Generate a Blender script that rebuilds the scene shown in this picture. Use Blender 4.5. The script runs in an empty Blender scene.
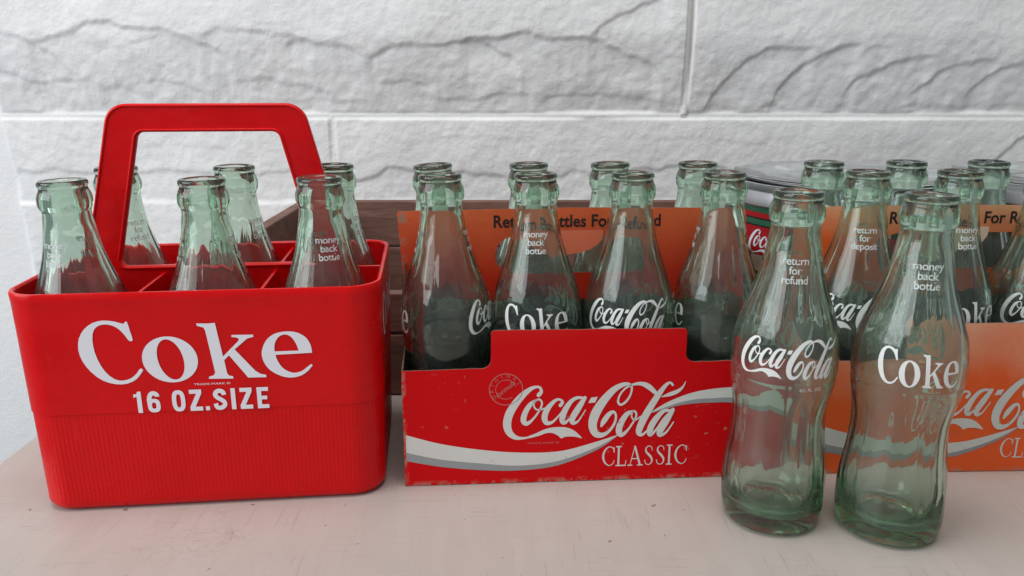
import bpy, bmesh, math, random
import numpy as np
from mathutils import Vector, Matrix
R = math.radians
random.seed(7)
scn = bpy.context.scene
C = scn.collection

# ------------------------------------------------------------------ camera
cam = bpy.data.objects.new('camera', bpy.data.cameras.new('camera'))
C.objects.link(cam)
cam.location = (0, 0, .2575)
cam.rotation_euler = (R(90 - 14.9), 0, 0)
cam.data.sensor_width = 36
cam.data.lens = 28.125
cam.data.clip_start = .01
cam.data.clip_end = 50
scn.camera = cam
# ------------------------------------------------------------------ world, lamps, exposure
w = bpy.data.worlds.new('World'); scn.world = w; w.use_nodes = True
bg = w.node_tree.nodes['Background']
bg.inputs[0].default_value = (.86, .92, 1.0, 1); bg.inputs[1].default_value = .32

def area(name, loc, target, sx, sy, power, col):
    l = bpy.data.lights.new(name, 'AREA'); l.shape = 'RECTANGLE'; l.size = sx; l.size_y = sy
    l.energy = power; l.color = col
    o = bpy.data.objects.new(name, l); C.objects.link(o); o.location = loc
    o.rotation_euler = (Vector(target) - Vector(loc)).to_track_quat('-Z', 'Y').to_euler()
    return o
area('window_light', (-1.7, -.35, .95), (0, .6, .1), 1.6, 1.3, 33, (.91, .96, 1))
area('ceiling_light', (-.1, .25, 1.9), (0, .65, 0), 1.5, .9, 24, (1, .97, .93))
scn.view_settings.view_transform = 'Standard'
scn.view_settings.look = 'None'
scn.view_settings.exposure = -.10
scn.view_settings.gamma = 1
scn.cycles.max_bounces = 24
scn.cycles.transmission_bounces = 24
scn.cycles.glossy_bounces = 8
scn.cycles.diffuse_bounces = 4
scn.cycles.transparent_max_bounces = 8
scn.cycles.caustics_refractive = True
scn.cycles.caustics_reflective = False
scn.cycles.blur_glossy = .6
scn.cycles.sample_clamp_indirect = 6
scn.cycles.use_denoising = True

# ------------------------------------------------------------------ helpers
def tag(o, label=None, cat=None, group=None, kind=None):
    for k, v in (('label', label), ('category', cat), ('group', group), ('kind', kind)):
        if v: o[k] = v
    return o
def empty(name, loc=(0, 0, 0), rz=0, rx=0, ry=0):
    o = bpy.data.objects.new(name, None); C.objects.link(o); o.empty_display_size = .02
    o.location = loc; o.rotation_euler = (rx, ry, rz); return o
def link(name, me, mat=None, parent=None, smooth=False):
    if mat is not None:
        for m in (mat if isinstance(mat, (list, tuple)) else [mat]): me.materials.append(m)
    if smooth: me.polygons.foreach_set('use_smooth', [True] * len(me.polygons))
    o = bpy.data.objects.new(name, me); C.objects.link(o); o.parent = parent
    return o
def pydata(name, v, f):
    me = bpy.data.meshes.new(name); me.from_pydata([tuple(p) for p in v], [], f); me.update(); return me

class NT:
    def __init__(s, name):
        s.m = bpy.data.materials.new(name); s.m.use_nodes = True
        s.t = s.m.node_tree; s.b = s.t.nodes['Principled BSDF']; s.out = s.t.nodes['Material Output']
    def n(s, typ, ins=None, **kw):
        x = s.t.nodes.new(typ)
        for k, v in kw.items(): setattr(x, k, v)
        for k, v in (ins or {}).items():
            if isinstance(v, bpy.types.NodeSocket): s.t.links.new(v, x.inputs[k])
            else: x.inputs[k].default_value = v
        return x
    def set(s, k, v):
        if isinstance(v, bpy.types.NodeSocket): s.t.links.new(v, s.b.inputs[k])
        else: s.b.inputs[k].default_value = v
    def coord(s, scale=(1, 1, 1)):
        tc = s.n('ShaderNodeTexCoord')
        return s.n('ShaderNodeMapping', {'Vector': tc.outputs['Object'], 'Scale': scale}).outputs[0]
    def noise(s, vec, scale, detail=4, rough=.55, dist=0):
        return s.n('ShaderNodeTexNoise', {'Vector': vec, 'Scale': scale, 'Detail': detail, 'Roughness': rough, 'Distortion': dist}).outputs[0]
    def ramp(s, fac, stops):
        r = s.n('ShaderNodeValToRGB', {'Fac': fac})
        e = r.color_ramp.elements
        while len(e) < len(stops): e.new(.5)
        for i, (p, c) in enumerate(stops):
            e[i].position = p; e[i].color = (c, c, c, 1) if isinstance(c, (int, float)) else (*c, 1)
        return r.outputs[0]
    def mix(s, fac, a, b):
        x = s.n('ShaderNodeMix', data_type='RGBA')
        for i, v in ((0, fac), (6, a), (7, b)):
            if isinstance(v, bpy.types.NodeSocket): s.t.links.new(v, x.inputs[i])
            elif i == 0: x.inputs[0].default_value = v
            else: x.inputs[i].default_value = (*v, 1)
        return x.outputs[2]
    def math(s, op, a, b=0.0):
        x = s.n('ShaderNodeMath', operation=op)
        for i, v in enumerate((a, b)):
            if isinstance(v, bpy.types.NodeSocket): s.t.links.new(v, x.inputs[i])
            else: x.inputs[i].default_value = v
        return x.outputs[0]
    def bump(s, h, dist, strength=1.0):
        s.set('Normal', s.n('ShaderNodeBump', {'Height': h, 'Distance': dist, 'Strength': strength}).outputs[0])

# ------------------------------------------------------------------ materials
def m_plain(name, col, rough=.5, var=.06, vs=60, bump=0, metal=0, spec=.5):
    k = NT(name); v = k.coord()
    n = k.noise(v, vs, 5)
    lo = tuple(max(0, c * (1 - var * 2)) for c in col); hi = tuple(min(1, c * (1 + var)) for c in col)
    k.set('Base Color', k.ramp(n, [(.3, lo), (.7, hi)]))
    k.set('Roughness', rough); k.set('Metallic', metal); k.set('Specular IOR Level', spec)
    if bump: k.bump(k.noise(v, vs * 6, 4), bump)
    return k.m

def m_glass():
    k = NT('green_glass')
    g = k.n('ShaderNodeBsdfGlass', {'Color': (.93, .962, .935, 1), 'Roughness': .026, 'IOR': 1.5})
    v = k.coord()
    h = k.math('ADD', k.noise(v, 60, 2), k.math('MULTIPLY', k.noise(v, 350, 2), .05))
    h = k.math('ADD', h, k.math('MULTIPLY', k.noise(k.coord((1, 1, .10)), 170, 2), .45))
    bp = k.n('ShaderNodeBump', {'Height': h, 'Distance': .00035, 'Strength': .7})
    k.t.links.new(bp.outputs[0], g.inputs['Normal'])
    # a thin film of dust and wear on the surface, different on every bottle
    d = k.n('ShaderNodeBsdfDiffuse', {'Color': (.55, .60, .55, 1)})
    rnd = k.n('ShaderNodeObjectInfo').outputs['Random']
    sh = k.n('ShaderNodeCombineXYZ', {0: k.math('MULTIPLY', rnd, 37.0), 1: k.math('MULTIPLY', rnd, 11.0), 2: rnd}).outputs[0]
    vr = k.n('ShaderNodeVectorMath', {0: v, 1: sh}, operation='ADD').outputs[0]
    dust = k.ramp(k.noise(vr, 45, 8, .7), [(.40, .012), (.72, .085)])
    dust = k.math('MULTIPLY', dust, k.math('ADD', .6, k.math('MULTIPLY', rnd, .7)))
    # scuff rings where bottles rub each other
    sz_ = k.n('ShaderNodeSeparateXYZ', {0: v}).outputs[2]
    for zc_ in (.0985, .0270):
        ringm = k.math('SUBTRACT', 1.0, k.math('MULTIPLY', k.math('ABSOLUTE', k.math('SUBTRACT', sz_, zc_)), 450.0))
        ringm = k.math('MAXIMUM', ringm, 0.0)
        pt = k.ramp(k.noise(vr, 260, 5, .7), [(.5, 0.0), (.66, .22)])
        dust = k.math('ADD', dust, k.math('MULTIPLY', ringm, pt))
    sc = k.noise(k.coord((90, 90, 14)), 9, 5, .6)
    dust2 = k.math('ADD', dust, k.ramp(sc, [(.66, 0.0), (.74, .06)]))
    mx = k.n('ShaderNodeMixShader', {0: dust2, 1: g.outputs[0], 2: d.outputs[0]})
    k.t.links.new(mx.outputs[0], k.out.inputs['Surface'])
    va = k.n('ShaderNodeVolumeAbsorption', {'Color': (.46, .76, .55, 1), 'Density': k.math('ADD', 38.0, k.math('MULTIPLY', rnd, 24.0))})
    k.t.links.new(va.outputs[0], k.out.inputs['Volume'])
    return k.m
def m_clear():
    k = NT('clear_glass')
    g = k.n('ShaderNodeBsdfGlass', {'Color': (.97, .98, .98, 1), 'Roughness': .01, 'IOR': 1.47})
    k.t.links.new(g.outputs[0], k.out.inputs['Surface']); return k.m

def m_enamel(name, col, wear=.0):
    k = NT(name); v = k.coord()
    k.set('Base Color', (*col, 1)); k.set('Roughness', .42)
    if wear:
        a = k.ramp(k.noise(v, 420, 4, .7), [(wear, 0.0), (wear + .03, 1.0)])
        k.set('Alpha', a)
    return k.m

def m_plastic():
    k = NT('red_plastic'); v = k.coord()
    n = k.noise(v, 25, 6, .6)
    col = k.ramp(n, [(.3, (.66, .0015, .003)), (.7, (.76, .002, .005))])
    scuff = k.ramp(k.noise(k.coord((1, 1, .35)), 90, 6, .72), [(.64, 0.0), (.74, .22)])
    hair = k.ramp(k.noise(k.coord((260, 260, 9)), 2.5, 3, .6), [(.70, 0.0), (.73, .16)])
    m2 = k.ramp(k.noise(v, 22, 3), [(.48, 0.0), (.60, 1.0)])
    col = k.mix(k.math('MULTIPLY', k.math('ADD', scuff, hair), m2), col, (.78, .12, .10))
    grime = k.ramp(k.noise(v, 12, 6, .7), [(.5, 0.0), (.75, .30)])
    col = k.mix(grime, col, (.36, .004, .006))
    k.set('Base Color', col)
    k.set('Roughness', k.ramp(k.noise(k.coord((1, 1, 2)), 30, 5, .65), [(.35, .20), (.65, .46)]))
    k.set('Specular IOR Level', .24)
    k.bump(k.math('ADD', k.noise(v, 24, 3), k.math('MULTIPLY', k.noise(v, 700, 3), .05)), .0014, .8)
    return k.m

def m_card(name, base, fade, z0, z1, amount, wear=True, uneven=.035):
    """printed cardboard: ink colour, sun-faded towards its top edge, rubbed specks"""
    k = NT(name); v = k.coord()
    sep = k.n('ShaderNodeSeparateXYZ', {0: v})
    t = k.n('ShaderNodeMapRange', {'Value': k.math('ADD', sep.outputs[2], k.math('MULTIPLY', k.math('SUBTRACT', k.noise(v, 11, 4), .5), uneven)),
                                   'From Min': z0, 'From Max': z1}).outputs[0]
    t = k.math('MULTIPLY', t, amount)
    col = k.mix(t, base, fade)
    fib = k.noise(k.coord((1, 1, 5)), 260, 4, .7)
    dk = tuple(c * .86 for c in base)
    col = k.mix(k.ramp(fib, [(.35, .22), (.62, 0.0)]), col, dk)
    if wear:
        sp = k.ramp(k.noise(v, 210, 3, .6), [(.66, 0.0), (.69, .7)])
        area_ = k.ramp(k.noise(v, 16, 2), [(.52, 0.0), (.62, 1.0)])
        col = k.mix(k.math('MULTIPLY', sp, area_), col, (.42, .30, .22))
        # rubbed-through bottom and left edges, soft scuffs
        ex = k.n('ShaderNodeMapRange', {'Value': sep.outputs[0], 'From Min': .0030, 'From Max': 0.0}).outputs[0]
        ez = k.n('ShaderNodeMapRange', {'Value': sep.outputs[2], 'From Min': .0040, 'From Max': 0.0}).outputs[0]
        eg = k.math('MULTIPLY', k.math('MAXIMUM', ex, ez), k.ramp(k.noise(v, 130, 5, .7), [(.46, 0.0), (.58, .8)]))
        col = k.mix(eg, col, (.40, .30, .23))
        scf = k.math('MULTIPLY', k.ramp(k.noise(k.coord((1, 1, 2.2)), 75, 6, .75), [(.60, 0.0), (.72, .34)]), k.ramp(k.noise(v, 9, 3), [(.48, 0.0), (.62, 1.0)]))
        col = k.mix(scf, col, tuple(min(1, c * .75 + .20) for c in base))
    k.set('Base Color', col); k.set('Roughness', .52); k.set('Specular IOR Level', .12)
    k.bump(k.math('ADD', k.noise(v, 40, 3), k.math('MULTIPLY', k.noise(v, 900, 3), .12)), .0007, .7)
    return k.m

def m_wall():
    k = NT('painted_stone'); v = k.coord()
    n = k.noise(v, 7, 4)
    k.set('Base Color', k.ramp(n, [(.3, (.80, .80, .79)), (.7, (.87, .868, .86))]))
    k.set('Roughness', .62); k.set('Specular IOR Level', .3)
    h = k.math('ADD', k.math('MULTIPLY', k.noise(v, 110, 6, .62), .8), k.math('MULTIPLY', k.noise(v, 330, 5, .65), .55))
    k.bump(h, .0019, .5)
    return k.m

def m_table():
    k = NT('table_paint'); v = k.coord()
    n = k.noise(v, 6, 5, .6)
    col = k.ramp(n, [(.3, (.455, .405, .368)), (.7, (.495, .444, .405))])
    streak = k.noise(k.coord((14, 1.5, 1)), 5, 5, .6)
    col = k.mix(k.ramp(streak, [(.35, .25), (.6, 0.0)]), col, (.41, .355, .325))
    vo = k.n('ShaderNodeTexVoronoi', {'Vector': k.n('ShaderNodeVectorMath', {0: k.coord((1, .55, 1)), 1: k.n('ShaderNodeTexNoise', {'Vector': v, 'Scale': 40.0}).outputs[1]}, operation='ADD').outputs[0], 'Scale': 9.0}, feature='DISTANCE_TO_EDGE')
    crack = k.ramp(vo.outputs[0], [(.0, 1.0), (.010, 0.0)])
    cm = k.ramp(k.noise(v, 9, 3), [(.58, 0.0), (.64, .7)])
    crk = k.math('MULTIPLY', crack, cm)
    col = k.mix(k.math('MULTIPLY', crk, .65), col, (.25, .17, .15))
    for sc_ in ((230, 9, 1), (12, 260, 1)):
        ln = k.ramp(k.noise(k.coord(sc_), 2.2, 3, .6), [(.62, 0.0), (.65, .30)])
        lm = k.ramp(k.noise(k.coord((1, 1.3, 1)), 11 + sc_[0] * .02, 2), [(.40, 0.0), (.56, 1.0)])
        col = k.mix(k.math('MULTIPLY', ln, lm), col, (.27, .20, .17))
    sp = k.ramp(k.noise(v, 120, 2, .5), [(.735, 0.0), (.75, .85)])
    col = k.mix(sp, col, (.22, .13, .11))
    k.set('Base Color', col); k.set('Roughness', k.ramp(k.noise(v, 30, 4), [(.3, .30), (.7, .48)]))
    h = k.math('SUBTRACT', k.math('ADD', k.math('MULTIPLY', streak, .5), k.math('MULTIPLY', k.noise(v, 160, 3), .25)), k.math('MULTIPLY', crk, .6))
    k.bump(h, .0008, .6)
    return k.m

def m_wood():
    k = NT('old_wood'); v = k.coord((1.2, 5, 7))
    n = k.noise(v, 9, 8, .65, .6)
    col = k.ramp(n, [(.3, (.10, .048, .034)), (.55, (.185, .092, .066)), (.75, (.28, .155, .115))])
    k.set('Base Color', col); k.set('Roughness', .7); k.bump(n, .0016, .8)
    return k.m

GLASS = m_glass(); CLEAR = m_clear()
WHITE_ENAMEL = m_enamel('white_enamel', (.80, .82, .80), .285)
NECK_ENAMEL = m_enamel('worn_enamel', (.64, .68, .66), .375)
CARRIER_WHITE = m_enamel('white_ink', (.86, .86, .92))
CARD_WHITE = m_card('card_white', (.72, .72, .68), (.6, .6, .55), 1, 2, 0)
CARD_GREY = m_card('card_grey', (.33, .35, .35), (.6, .6, .55), 1, 2, 0, False)
BLACK_INK = m_plain('black_ink', (.018, .012, .012), .5)
PLASTIC = m_plastic()
CARD_RED = m_card('red_card', (.66, .003, .006), (.70, .03, .02), .095, .112, .5)
CARD_RED_BACK = m_card('faded_red_card', (.90, .045, .018), (.92, .20, .07), .120, .165, .9)
CARD_ORANGE = m_card('orange_card', (.92, .135, .030), (.90, .50, .32), .055, .11, .95, True, .12)
CARD_ORANGE_BACK = m_card('faded_orange_card', (.92, .15, .030), (.90, .48, .26), .14, .17, 1.0, True, .08)
PALE_FLAP = m_card('pale_flap', (.62, .47, .34), (.62, .47, .34), 1, 2, 0)
ORANGE_FLAP = m_card('orange_flap', (.72, .17, .09), (.72, .17, .09), 1, 2, 0)
INNER_SHADE = m_plain('inner_shade_board', (.055, .035, .028), .85, .15, 200)  # raw board coloured near black: the shade inside the cartons is painted in
KRAFT = m_plain('raw_board', (.20, .13, .10), .8, .15, 200)
EMBOSS = m_plain('worn_seal_ink', (.64, .16, .14), .6)
WOOD = m_wood(); WALL = m_wall(); TABLE = m_table()

# ------------------------------------------------------------------ lettering: flat sheets (verts 2D, faces, layer)
def catmull(pts, n=6, closed=False):
    P = [np.array(p, float) for p in pts]; out = []
    N = len(P); rng = range(N if closed else N - 1)
    for i in rng:
        if closed: a, b, c, d = P[(i - 1) % N], P[i], P[(i + 1) % N], P[(i + 2) % N]
        else: a, b, c, d = P[max(i - 1, 0)], P[i], P[i + 1], P[min(i + 2, N - 1)]
        for j in range(n):
            t = j / n
            out.append(.5 * ((2 * b) + (c - a) * t + (2 * a - 5 * b + 4 * c - d) * t * t + (3 * b - a - 3 * c + d) * t ** 3))
    if not closed: out.append(P[-1])
    return out
def ribbon(pts, n=7, caps=True):
    s = catmull(pts, n)
    v = []; f = []
    m = len(s)
    for i, p in enumerate(s):
        t = s[min(i + 1, m - 1)][:2] - s[max(i - 1, 0)][:2]
        t = t / (np.linalg.norm(t) + 1e-9); nn = np.array([-t[1], t[0]]); h = max(p[2], .4) / 2
        v += [tuple(p[:2] + nn * h), tuple(p[:2] - nn * h)]
        if i: k = 2 * i; f.append((k - 2, k - 1, k + 1, k))
    if caps:
        for i, sgn in ((0, -1), (m - 1, 1)):
            p = s[i]; q = s[1] if i == 0 else s[m - 2]
            d = p[:2] - q[:2]; d = d / (np.linalg.norm(d) + 1e-9); h = max(p[2], .4) / 2
            nn = np.array([-d[1], d[0]])
            b0 = len(v)
            for a in range(1, 6):
                an = math.pi * a / 6
                v.append(tuple(p[:2] + nn * h * math.cos(an) + d * h * math.sin(an)))
            ends = (2 * i, 2 * i + 1)
            e = np.array(v[ends[0]]) - p[:2]
            first, last = (ends[0], ends[1]) if np.dot(e, nn) > 0 else (ends[1], ends[0])
            f.append((first, b0, b0 + 1, b0 + 2, b0 + 3, b0 + 4, last))
    return v, f
def filled(loops):
    cu = bpy.data.curves.new('fill', 'CURVE'); cu.dimensions = '2D'; cu.fill_mode = 'BOTH'
    for lp in loops:
        sp = cu.splines.new('POLY'); sp.points.add(len(lp) - 1); sp.use_cyclic_u = True
        for i, p in enumerate(lp): sp.points[i].co = (p[0], p[1], 0, 1)
    return curve_to_sheet(cu)
def curve_to_sheet(cu):
    o = bpy.data.objects.new('tmp', cu); C.objects.link(o)
    dg = bpy.context.evaluated_depsgraph_get(); me = bpy.data.meshes.new_from_object(o.evaluated_get(dg))
    v = [(p.co.x, p.co.y) for p in me.vertices]; f = [tuple(p.vertices) for p in me.polygons]
    bpy.data.objects.remove(o); bpy.data.meshes.remove(me)
    return v, f
def text(s, size=1, sx=1, bold=0, shear=0, spacing=1, align='CENTER'):
    cu = bpy.data.curves.new('txt', 'FONT'); cu.body = s; cu.size = size; cu.align_x = align
    cu.offset = bold; cu.shear = shear; cu.space_character = spacing; cu.resolution_u = 3
    v, f = curve_to_sheet(cu)
    return [(x * sx, y) for x, y in v], f
def xf(sheet, fn):
    return [fn(x, y) for x, y in sheet[0]], sheet[1]
def sheets_mesh(name, sheets, fn, cell=None, step=.00003):
    """sheets in metres -> one mesh mapped by fn(u, v, off)"""
    bm = bmesh.new()
    for li, (v, f) in enumerate(sheets):
        vs = [bm.verts.new((x, y, li * step)) for x, y in v]
        for a in f:
            try: bm.faces.new([vs[i] for i in a])
            except ValueError: pass
    if cell:
        us = [p.co.x for p in bm.verts]; ws = [p.co.y for p in bm.verts]
        for lo, hi, no in ((min(us), max(us), (1, 0, 0)), (min(ws), max(ws), (0, 1, 0))):
            k = lo + cell
            while k < hi:
                co = (k, 0, 0) if no[0] else (0, k, 0)
                bmesh.ops.bisect_plane(bm, geom=bm.verts[:] + bm.edges[:] + bm.faces[:], plane_co=co, plane_no=no)
                k += cell
    for p in bm.verts: p.co = fn(p.co.x, p.co.y, p.co.z)
    bm.normal_update()
    me = bpy.data.meshes.new(name); bm.to_mesh(me); bm.free()
    return me

# script lettering, traced in 0.1-ish millimetre units of the carton print
def rA(pts): return [(490 + a / 7.2, 370 + b / 7.2, c / 7.2) for a, b, c in pts]
def rB(pts): return [(590 + a / 5.236, 365 + b / 5.236, c / 5.236) for a, b, c in pts]
def script_strokes():
    S = []
    S.append(ribbon(rA([(360, 172, 30), (378, 150, 26), (372, 122, 18), (345, 114, 18), (300, 130, 30), (240, 178, 46), (180, 250, 56), (142, 320, 60), (130, 390, 60), (148, 445, 50), (190, 478, 34), (240, 485, 18), (300, 476, 14), (350, 462, 14)])))
    tail = [(290, 484), (290, 469), (340, 450), (400, 422), (450, 408), (500, 403), (560, 405), (610, 420), (650, 448), (685, 485), (640, 475), (590, 472), (555, 476), (530, 486), (505, 465), (465, 447), (420, 447), (360, 468)]
    S.append(filled([[(490 + a / 7.2, 370 + b / 7.2) for a, b in catmull(tail, 3, True)]]))
    S.append(ribbon(rA([(345, 208, 16), (300, 240, 32), (262, 300, 40), (250, 355, 42), (275, 378, 30), (320, 345, 16), (365, 285, 14), (385, 235, 14), (372, 206, 14), (345, 208, 14), (325, 235, 12), (335, 268, 12), (365, 278, 12), (420, 262, 12), (470, 232, 12)])))
    S.append(ribbon(rA([(520, 245, 26), (535, 222, 22), (515, 203, 16), (480, 212, 24), (430, 265, 38), (405, 325, 44), (418, 370, 36), (460, 368, 20), (505, 325, 12), (545, 275, 12)])))
    S.append(ribbon(rA([(690, 192, 18), (645, 190, 22), (600, 215, 30), (555, 280, 42), (535, 345, 42), (552, 372, 26), (595, 335, 14), (650, 255, 14), (690, 200, 16)])))
    S.append(ribbon(rA([(700, 190, 26), (655, 262, 44), (612, 335, 44), (615, 372, 30), (650, 362, 14), (680, 320, 9), (706, 278, 7)])))
    S.append(([(590 + a / 5.236, 365 + b / 5.236) for a, b in [(4, 192), (18, 163), (54, 159), (40, 189)]], [(0, 1, 2, 3)]))
    S.append(ribbon(rB([(78, 312, 14), (92, 285, 28), (118, 250, 24), (142, 238, 14), (155, 260, 12), (148, 300, 14), (118, 342, 16), (80, 362, 26), (45, 350, 38), (30, 305, 46), (45, 245, 50), (85, 180, 44), (135, 125, 34), (180, 98, 24), (215, 92, 16), (234, 108, 12), (230, 145, 10), (208, 182, 12), (180, 200, 12), (164, 185, 12), (172, 150, 10), (200, 115, 10), (240, 95, 12), (285, 90, 20), (325, 105, 28), (365, 138, 20)])))
    S.append(ribbon(rB([(245, 235, 14), (212, 252, 26), (180, 305, 34), (175, 345, 34), (192, 360, 22), (225, 330, 12), (262, 270, 10), (262, 240, 10), (245, 235, 10), (240, 262, 8), (258, 282, 8), (290, 262, 8)])))
    S.append(ribbon(rB([(455, 96, 12), (440, 84, 12), (415, 100, 20), (375, 155, 32), (330, 230, 38), (295, 300, 38), (283, 345, 32), (300, 360, 16), (330, 335, 10), (355, 298, 8)])))
    S.append(ribbon(rB([(398, 158, 4), (440, 145, 20), (480, 130, 20), (508, 108, 12), (524, 78, 3)])))
    S.append(ribbon(rB([(452, 232, 14), (415, 232, 20), (372, 275, 32), (345, 325, 34), (345, 358, 24), (375, 335, 12), (415, 275, 12), (450, 238, 12)])))
    S.append(ribbon(rB([(462, 226, 22), (430, 285, 34), (398, 340, 34), (400, 362, 20), (430, 348, 12), (455, 315, 8), (470, 290, 6)])))
    return S
def px_to_panel(x, y): return ((x - 403) * .000628, (487 - (y + .026 * (x - 403))) * .000686)
SCRIPT = [xf(s, px_to_panel) for s in script_strokes()]

# upright serif word
def coke_sheets():
    a3 = lambda p: (65 + p[0] / 4.8, 305 + p[1] / 4.8); a4 = lambda p: (195 + p[0] / 4.8, 305 + p[1] / 4.8)
    Cc = [(302, 71), (290, 73), (286, 80), (265, 76), (240, 69), (190, 65), (140, 77), (95, 109), (65, 155), (55, 210), (66, 265), (100, 320), (150, 362), (210, 380), (265, 377), (310, 355), (337, 325), (348, 308), (340, 301), (330, 306), (315, 326), (285, 350), (245, 362), (205, 354), (165, 315), (138, 255), (127, 190), (133, 130), (155, 97), (190, 84), (230, 89), (262, 110), (285, 140), (300, 163), (318, 160), (310, 115)]
    oo = [(484 + 134 * math.cos(t) , 256 + 115 * math.sin(t)) for t in np.linspace(0, 2 * math.pi, 48, False)]
    oi = []
    for t in np.linspace(0, 2 * math.pi, 40, False):
        x, y = 62 * math.cos(t), 102 * math.sin(t); an = R(-11)
        oi.append((487 + x * math.cos(an) - y * math.sin(an), 256 + x * math.sin(an) + y * math.cos(an)))
    kk = [(118, 240), (202, 160), (203, 150), (193, 145), (168, 142), (170, 132), (275, 130), (275, 141), (245, 149), (178, 204), (270, 312), (295, 328), (322, 333), (322, 345), (232, 347), (148, 234), (122, 258), (130, 325), (138, 336), (158, 340), (158, 352), (38, 353), (40, 342), (62, 336), (72, 322), (45, 112), (38, 96), (8, 88), (5, 76), (60, 76), (95, 73)]
    eo = [(559, 220), (554, 180), (532, 142), (490, 118), (440, 113), (380, 125), (335, 160), (310, 215), (315, 265), (345, 310), (400, 340), (450, 347), (500, 335), (535, 310), (557, 285), (552, 277), (535, 288), (500, 314), (455, 322), (410, 300), (385, 262), (376, 231)]
    ei = [(373, 214), (377, 175), (400, 140), (435, 128), (465, 145), (485, 180), (493, 209)]
    fn = lambda x, y: ((x - 190) * .00055, (384 - (y + .037 * (x - 110))) * .00060)
    out = []
    out.append(filled([[a3(p) for p in catmull(Cc, 2, True)]]))
    out.append(filled([[a3(p) for p in oo], [a3(p) for p in oi]]))
    out.append(filled([[a4(p) for p in kk]]))
    eo2 = catmull(eo[:17], 3) + [np.array(q) for q in ()]
    eo2 = catmull(eo[:14], 3) + [np.array(eo[14], float)] + catmull(eo[15:], 3)
    ei2 = catmull(ei[:6], 3) + [np.array(ei[6], float)]
    out.append(filled([[a4(p) for p in eo2], [a4(p) for p in ei2]]))
    return [xf(s, fn) for s in out]
COKE = coke_sheets()
def bounds(sh):
    x = [p[0] for s in sh for p in s[0]]; y = [p[1] for s in sh for p in s[0]]
    return min(x), max(x), min(y), max(y)
def fit(sh, width=None, height=None, cx=0, cy=0):
    a, b, c, d = bounds(sh); sx = width / (b - a); sy = (height / (d - c)) if height else sx
    return [xf(s, lambda x, y: ((x - (a + b) / 2) * sx + cx, (y - (c + d) / 2) * sy + cy)) for s in sh]

# ------------------------------------------------------------------ bottle
H = .1965
PROF = [(0, .0245), (.0008, .0262), (.0025, .0276), (.006, .0286), (.012, .0293), (.022, .0297), (.032, .0294), (.042, .0283), (.052, .0270), (.062, .0263),
        (.070, .0264), (.078, .0273), (.086, .0285), (.0915, .0291), (.0935, .02905), (.0955, .0294), (.100, .0296), (.108, .0294), (.116, .0284), (.122, .0270), (.130, .0245), (.138, .0217),
        (.148, .0184), (.158, .0159), (.168, .0142), (.1755, .0132), (.1785, .0132), (.1800, .0140), (.1820, .0147), (.1845, .0149), (.1870, .0147), (.1895, .0139), (.1910, .0132), (.1922, .0130), (.1930, .0134), (.1942, .0137), (.1955, .0135), (.1963, .0128), (H, .0118)]
PZ = np.array([p[0] for p in PROF]); PR = np.array([p[1] for p in PROF])
def smooth_profile():
    zs = []; rs = []
    s = catmull(PROF, 4)
    for p in s: zs.append(float(p[0])); rs.append(float(p[1]))
    z2 = [zs[0]]; r2 = [rs[0]]
    for a, b in zip(zs[1:], rs[1:]):
        if a > z2[-1] + 1e-5: z2.append(a); r2.append(b)
    return np.array(z2), np.array(r2)
SZ, SR = smooth_profile()
def sstep(a, b, x): t = min(1, max(0, (x - a) / (b - a))); return t * t * (3 - 2 * t)
def flute(z, ph):
    a = .00105 * sstep(.010, .026, z) * (1 - sstep(.072, .0905, z)) + .00080 * sstep(.120, .131, z) * (1 - sstep(.142, .162, z))
    return a * abs(math.sin((5 if z < .1 else 7) * ph)) ** .75
def bottle_r(z, ph): return float(np.interp(z, SZ, SR)) - flute(z, ph)
def bottle_mesh():
    n = 140; v = []; f = []; rings = []
    def ring(z, fn):
        b = len(v)
        for i in range(n):
            ph = 2 * math.pi * i / n; r = fn(ph); v.append((r * math.cos(ph), r * math.sin(ph), z))
        rings.append(b)
    # underside: push-up
    for r, z in ((.004, .0042), (.012, .0036), (.019, .0020), (.0225, .0004)): ring(z, lambda ph, r=r: r)
    for z, r in zip(SZ, SR): ring(float(z), lambda ph, z=z, r=r: float(r) - flute(z, ph))
    # lip and inside
    ring(H - .0004, lambda ph: .0102); ring(H - .0018, lambda ph: .0094)
    for z in (.190, .184, .178, .172, .165, .158, .150, .142, .134, .126, .118, .110, .102, .094, .086, .078, .070, .062, .052, .042, .032, .022, .015, .0115):
        rr = float(np.interp(z, SZ, SR))
        th = .0043 if z > .17 else .0030 + .0010 * (z < .03)
        rr = rr - th - (.0004 if .02 < z < .17 else 0)
        if z >= .178: rr = .0092
        if z < .02: rr -= (.02 - z) * .5
        ring(z, lambda ph, rr=rr: rr)
    ring(.0088, lambda ph: .0185); ring(.0080, lambda ph: .011); ring(.0084, lambda ph: .004)
    for a, b in zip(rings[:-1], rings[1:]):
        for i in range(n):
            j = (i + 1) % n; f.append((a + i, a + j, b + j, b + i))
    c0 = len(v); v.append((0, 0, .0044)); c1 = len(v); v.append((0, 0, .0086))
    for i in range(n):
        j = (i + 1) % n
        f.append((c0, rings[0] + j, rings[0] + i)); f.append((c1, rings[-1] + i, rings[-1] + j))
    me = pydata('bottle_glass', v, f)
    bm = bmesh.new(); bm.from_mesh(me); bmesh.ops.recalc_face_normals(bm, faces=bm.faces); bm.to_mesh(me); bm.free()
    me.materials.append(GLASS); me.polygons.foreach_set('use_smooth', [True] * len(me.polygons))
    return me
BOTTLE = bottle_mesh()
def wrap(ang0):
    def fn(u, v, off):
        R0 = float(np.interp(v, SZ, SR)); ph = ang0 + u / max(R0, .013)
        r = bottle_r(v, ph) + .00012 + off
        return (r * math.cos(ph), r * math.sin(ph), v)
    return fn
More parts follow.
